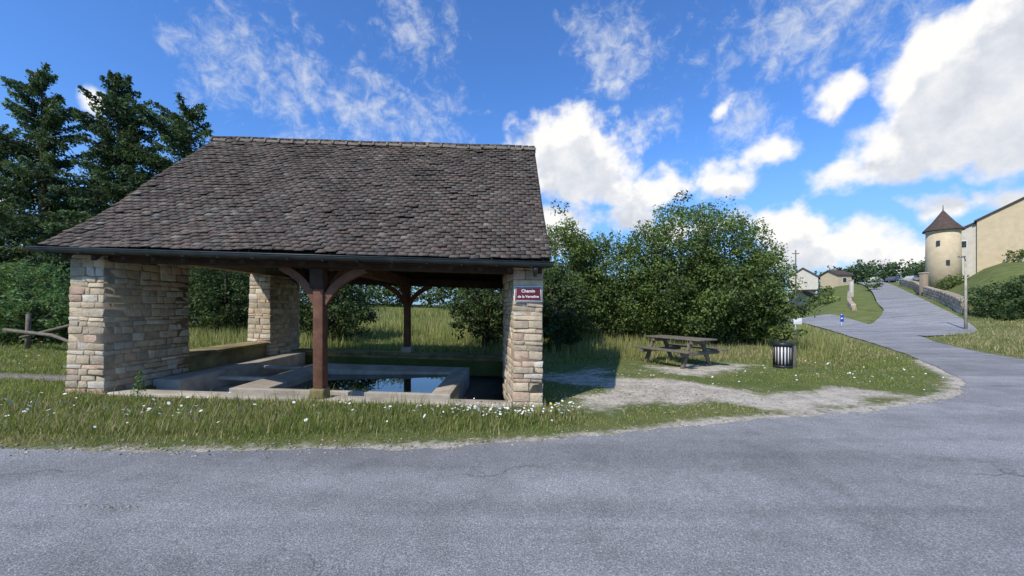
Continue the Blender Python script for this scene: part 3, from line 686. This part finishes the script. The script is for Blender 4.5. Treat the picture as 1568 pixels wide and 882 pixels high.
def wallrun(name,pts,h0,th=.5,mat_=M_stone):
    bl=[];cl=[];core=[]
    E=empty(name,(pts[0][0],pts[0][1],float(H(*pts[0]))))
    for (a,b_) in zip(pts[:-1],pts[1:]):
        L_=math.dist(a,b_); n_=max(1,int(L_/.6)); dx,dy=(b_[0]-a[0])/L_,(b_[1]-a[1])/L_
        rows=max(2,int(h0/.28))
        for i_ in range(n_):
            v=boxverts(0,L_/n_+.001,-th/2+.06,th/2-.06,-.5,h0-.05)
            x_=a[0]+dx*(v[:,0]+i_*L_/n_)-dy*v[:,1]; y_=a[1]+dy*(v[:,0]+i_*L_/n_)+dx*v[:,1]
            core.append(np.column_stack([x_,y_,v[:,2]+H(x_,y_)]))
        for r_ in range(rows):
            for i_ in range(n_):
                t0=i_*L_/n_+random.uniform(-.05,.05)+.3*(r_%2); w_=L_/n_-.02; q=random.uniform(-.03,.03)
                v=boxverts(0,w_,-th/2+q,th/2+q,r_*h0/rows-(.5 if r_==0 else 0),(r_+1)*h0/rows-.015+random.uniform(-.01,.01))
                x_=a[0]+dx*(v[:,0]+t0)-dy*v[:,1]; y_=a[1]+dy*(v[:,0]+t0)+dx*v[:,1]
                v=np.column_stack([x_,y_,v[:,2]+H(x_,y_)]); bl.append(v); cl.append(stonecol(.75))
    boxes('stones',bl,mat_,cl,E,.02,None,1); boxes('wall_core',core,M_mort,None,E)
wallrun('retaining_wall',[(38.9,33.6),(46.8,42.5),(52.8,50)],1.25)
wallrun('retaining_wall',[(54.6,52.2),(62.3,60.4),(73.5,74)],1.25)
wallrun('low_stone_wall',[(35.8,41.0),(39.6,46),(50.4,58.5)],.6,.4)
for i_,(x_,y_,hh,ww,mm) in enumerate([(48.0,55.4,2.2,.36,M_render2),(53.6,51.0,2.8,.6,M_mort)]):
    g=float(H(x_,y_)); E=empty('gate_pillar',(x_,y_,g)); boxes('shaft',[boxverts(x_-ww/2,x_+ww/2,y_-ww/2,y_+ww/2,g-.4,g+hh)],mm,None,E,.03); boxes('cap',[boxverts(x_-ww*.62,x_+ww*.62,y_-ww*.62,y_+ww*.62,g+hh+.003,g+hh+.18)],M_conc,None,E,.04)
lx,ly=30.8,26.6; g=float(H(lx,ly)); E=empty('street_lamp',(lx,ly,g))
tube('pole',[(lx,ly,g-.1),(lx,ly,g+2.5),(lx,ly,g+4.8)],[.09,.07,.05],M_conc,E)
tube('arm',[(lx,ly,g+4.65),(lx-.2,ly-.1,g+4.9),(lx-.4,ly-.2,g+4.95)],[.03,.03,.03],M_galv,E)
boxes('lamp_head',[boxverts(lx-.7,lx-.3,ly-.3,ly-.1,g+4.9,g+5.0)],M_galv,None,E,.04)
x_,y_=36.2,50; g=float(H(x_,y_)); E=empty('utility_pole',(x_,y_,g)); tube('pole',[(x_,y_,g-.2),(x_,y_,g+8.8)],[.11,.07],M_greywood,E); boxes('crossarm',[boxverts(x_-.45,x_+.45,y_-.05,y_+.05,g+8.3,g+8.4)],M_greywood,None,E,.01)
x_,y_=25.4,30.2; g=float(H(x_,y_))+.03; E=empty('road_sign',(x_,y_,g)); tube('post',[(x_,y_,g-.1),(x_,y_,g+1.0)],[.03,.03],M_white,E); boxes('panel',[boxverts(x_-.14,x_+.14,y_-.045,y_-.035,g+.42,g+.95)],M_blue,None,E,.01); boxes('white_band',[boxverts(x_-.09,x_+.09,y_-.052,y_-.047,g+.62,g+.72)],M_white,None,E)
x_,y_=13.6,18.8; g=float(H(x_,y_)); E=empty('marker_post',(x_,y_,g)); tube('post',[(x_,y_,g-.1),(x_,y_,g+1.15)],[.035,.035],M_galv,E); boxes('panel',[boxverts(x_-.12,x_+.28,y_-.05,y_-.04,g+.85,g+1.15)],M_white,None,E,.01)
def car(x,y,rot,c):
    g=float(H(x,y)); E=empty('parked_car',(x,y,g)); mt=basic('car_paint',c,tuple(k*1.1 for k in c),3,.3,0)
    pr=[(-2.1,.35),(-2.1,.8),(-1.9,.95),(-1.5,1.0),(-.9,1.42),(.5,1.45),(1.2,1.0),(1.9,.88),(2.1,.6),(2.1,.35)]
    c_,s_=math.cos(rot),math.sin(rot); T=lambda V:[(x+a*c_-b_*s_,y+a*s_+b_*c_,g+q) for a,b_,q in V]
    n_=len(pr); V=[(a,-.85+(.12 if q>1.2 else 0),q) for a,q in pr]+[(a,.85-(.12 if q>1.2 else 0),q) for a,q in pr]
    F=[tuple(range(n_)),tuple(range(2*n_-1,n_-1,-1))]+[(i_,i_+n_,(i_+1)%n_+n_,(i_+1)%n_) for i_ in range(n_)]
    pmesh('body',T(V),F,mt,E,.04)
    for sd_ in (-1,1):
        pmesh('side_window_%d'%sd_,T([(-1.2,sd_*.862,1.02),(.95,sd_*.862,1.02),(.45,sd_*.80,1.36),(-.85,sd_*.80,1.36)]),[(0,1,2,3)],M_glass,E)
        for wx in (-1.3,1.3): tube('wheel',T([(wx,sd_*.72,.32),(wx,sd_*.90,.32)]),[.32,.32],M_black,E,16)
car(90,97,.5,(.5,.5,.52)); car(95,97.5,.4,(.08,.09,.12)); car(100,98,.4,(.35,.36,.38))
# ---------------------------------------------------------------- world
sund=Vector((-.50,-.66,.80)).normalized(); el=math.asin(sund.z); az=math.atan2(sund.x,sund.y)
w=bpy.data.worlds.new('World'); sc.world=w; w.use_nodes=True; nt=w.node_tree; nt.nodes.clear()
w.cycles.sampling_method='MANUAL'; w.cycles.sample_map_resolution=256
sky=N(nt,'ShaderNodeTexSky',sky_type='NISHITA'); sky.sun_disc=False; sky.sun_elevation=el; sky.sun_rotation=az; sky.air_density=1.0; sky.dust_density=.3; sky.ozone_density=3.0
tc=N(nt,'ShaderNodeTexCoord')
gt=bpy.data.node_groups.new('cloud_field','ShaderNodeTree')
gt.interface.new_socket('Dir',in_out='INPUT',socket_type='NodeSocketVector'); gt.interface.new_socket('Density',in_out='OUTPUT',socket_type='NodeSocketFloat'); gt.interface.new_socket('Mask',in_out='OUTPUT',socket_type='NodeSocketFloat')
gi=N(gt,'NodeGroupInput'); go=N(gt,'NodeGroupOutput')
def M(nt,op,a,b=None,c=None,clamp=False):
    n=N(nt,'ShaderNodeMath',operation=op); n.use_clamp=clamp
    for i_,v_ in enumerate((a,b,c)):
        if v_ is None: continue
        if isinstance(v_,(int,float)): n.inputs[i_].default_value=v_
        else: nt.links.new(v_,n.inputs[i_])
    return n.outputs[0]
def VM(nt,op,a,b=None,sc_=None):
    n=N(nt,'ShaderNodeVectorMath',operation=op)
    for i_,v_ in enumerate((a,b)):
        if v_ is None: continue
        if isinstance(v_,(tuple,list)): n.inputs[i_].default_value=v_
        else: nt.links.new(v_,n.inputs[i_])
    if sc_ is not None: n.inputs['Scale'].default_value=sc_
    return n
def spots(g,DW,lst):
    acc=None
    for (u,v_,ru,rv,amp) in lst:
        l_=math.sqrt(1+u*u+v_*v_); c_=(u/l_,1/l_,v_/l_); rx_=ru/(1+u*u)**.9; rz_=rv/math.sqrt(1+u*u)
        d=VM(g,'SUBTRACT',DW,c_).outputs[0]; d=VM(g,'MULTIPLY',d,(1/rx_,1/rx_,1/rz_)).outputs[0]; ln=VM(g,'LENGTH',d).outputs['Value']
        m_=M(g,'MULTIPLY_ADD',ln,-amp,amp); acc=m_ if acc is None else M(g,'MAXIMUM',acc,m_)
    return acc
def warp(g,D):
    nz=N(g,'ShaderNodeTexNoise'); nz.inputs['Scale'].default_value=7; nz.inputs['Detail'].default_value=3; g.links.new(D,nz.inputs['Vector'])
    wv=VM(g,'SUBTRACT',nz.outputs['Color'],(.5,.5,.5)).outputs[0]; wv=VM(g,'SCALE',wv,sc_=.12).outputs[0]; return VM(g,'ADD',D,wv).outputs[0]
cum=[(.15,.40,.17,.13,1.15),(.20,.33,.17,.10,1.05),(.07,.37,.10,.07,.9),(.43,.32,.22,.07,.8),(.62,.37,.2,.05,.6),(.80,.52,.08,.09,.85),
(1.12,.56,.26,.20,1.2),(1.28,.70,.22,.20,1.2),(1.02,.42,.28,.14,1.1),(1.3,.42,.2,.14,1.0),(.85,.33,.18,.09,.8),
(.13,.21,.13,.07,1.0),(.30,.22,.1,.05,.7),(.48,.20,.18,.06,.9),(.70,.20,.14,.07,1.0),(.86,.16,.16,.07,1.05),(1.02,.12,.2,.06,.9),(1.12,.25,.14,.06,.9),(1.28,.28,.14,.07,1),
(-1.08,.52,.06,.05,.7),(-1.3,.25,.12,.14,.8),(-1.7,.4,.4,.2,1),(1.8,.5,.4,.25,1),(.53,.5,.04,.03,.55)]
wis=[(-.62,.58,.24,.13,1),(-.33,.48,.24,.11,1),(-.52,.44,.14,.06,1.1),(-.26,.72,.12,.1,1),(.24,.68,.13,.12,1),(.70,.70,.25,.14,1),(.85,.78,.2,.12,1),(.6,.45,.14,.08,1.0),(-.9,.68,.08,.05,.8),(1.05,.76,.12,.1,.9),(.3,.45,.12,.05,.5),(.95,.62,.1,.1,.8)]
D=gi.outputs[0]
cm=spots(gt,warp(gt,D),cum); f1=noise(gt,D,9,7,.56)
dd=M(gt,'MULTIPLY_ADD',M(gt,'SUBTRACT',f1,.5),2.5,cm); dd=M(gt,'SUBTRACT',dd,.2)
nv=N(gt,'ShaderNodeMapRange',interpolation_type='SMOOTHSTEP'); gt.links.new(dd,nv.inputs[0]); nv.inputs[1].default_value=-.10; nv.inputs[2].default_value=.38
gt.links.new(nv.outputs[0],go.inputs[0]); gt.links.new(dd,go.inputs[1])
def grp(vec):
    n=N(nt,'ShaderNodeGroup'); n.node_tree=gt; nt.links.new(vec,n.inputs[0]); return n
dirv=tc.outputs['Generated']; A=grp(dirv); B=grp(VM(nt,'ADD',dirv,(-.015,0,.06)).outputs[0])
ws=spots(nt,warp(nt,dirv),wis); f2=noise(nt,dirv,30,7,.66,.4); f3=noise(nt,dirv,9,4,.58)
n4=M(nt,'MULTIPLY_ADD',M(nt,'SUBTRACT',f2,.52),3.0,ws); n4=M(nt,'MULTIPLY_ADD',M(nt,'SUBTRACT',f3,.5),1.6,n4); n4=M(nt,'SUBTRACT',n4,.35)
wm=N(nt,'ShaderNodeMapRange',interpolation_type='SMOOTHSTEP'); nt.links.new(n4,wm.inputs[0]); wm.inputs[1].default_value=-.35; wm.inputs[2].default_value=1.2
shade=M(nt,'MULTIPLY_ADD',B.outputs[0],-.38,1.0)
det=noise(nt,dirv,13,6,.62); shade=M(nt,'MULTIPLY_ADD',det,.85,M(nt,'SUBTRACT',shade,.38),clamp=True)
ccol=ramp(nt,shade,[(.4,(3.6,3.95,4.5)),(.65,(5.0,5.2,5.6)),(.9,(6.7,6.65,6.6))])
skyc=mixc(nt,sky.outputs[0],(.62,1.0,1.5),1,'MULTIPLY')
sx=N(nt,'ShaderNodeSeparateXYZ'); nt.links.new(dirv,sx.inputs[0])
hz=N(nt,'ShaderNodeMapRange',interpolation_type='SMOOTHSTEP'); nt.links.new(sx.outputs[2],hz.inputs[0]); hz.inputs[1].default_value=.38; hz.inputs[2].default_value=-.05; hz.inputs[3].default_value=0; hz.inputs[4].default_value=.85
skyc=mixc(nt,skyc,(1.9,3.2,4.9),hz.outputs[0])
c1=mixc(nt,skyc,(5.2,5.5,5.9),M(nt,'MULTIPLY',wm.outputs[0],.75))
c2=mixc(nt,c1,ccol,A.outputs[0])
bg=N(nt,'ShaderNodeBackground'); bg.inputs[1].default_value=.15; nt.links.new(c2,bg.inputs[0]); ow=N(nt,'ShaderNodeOutputWorld'); nt.links.new(bg.outputs[0],ow.inputs[0])
sl=bpy.data.lights.new('sun','SUN'); sl.energy=4.5; sl.angle=math.radians(.6); sl.color=(1,.94,.85); so=link(bpy.data.objects.new('sun',sl)); so.rotation_euler=(-sund).to_track_quat('-Z','Y').to_euler(); so.location=(-10,-10,20)
cam=bpy.data.cameras.new('camera'); cam.sensor_width=36; cam.lens=600/1568*36; cam.shift_y=.0185; cam.clip_start=.05; cam.clip_end=4000
co=link(bpy.data.objects.new('camera',cam)); co.location=(0,0,1.6); co.rotation_euler=(math.pi/2,0,0); sc.camera=co
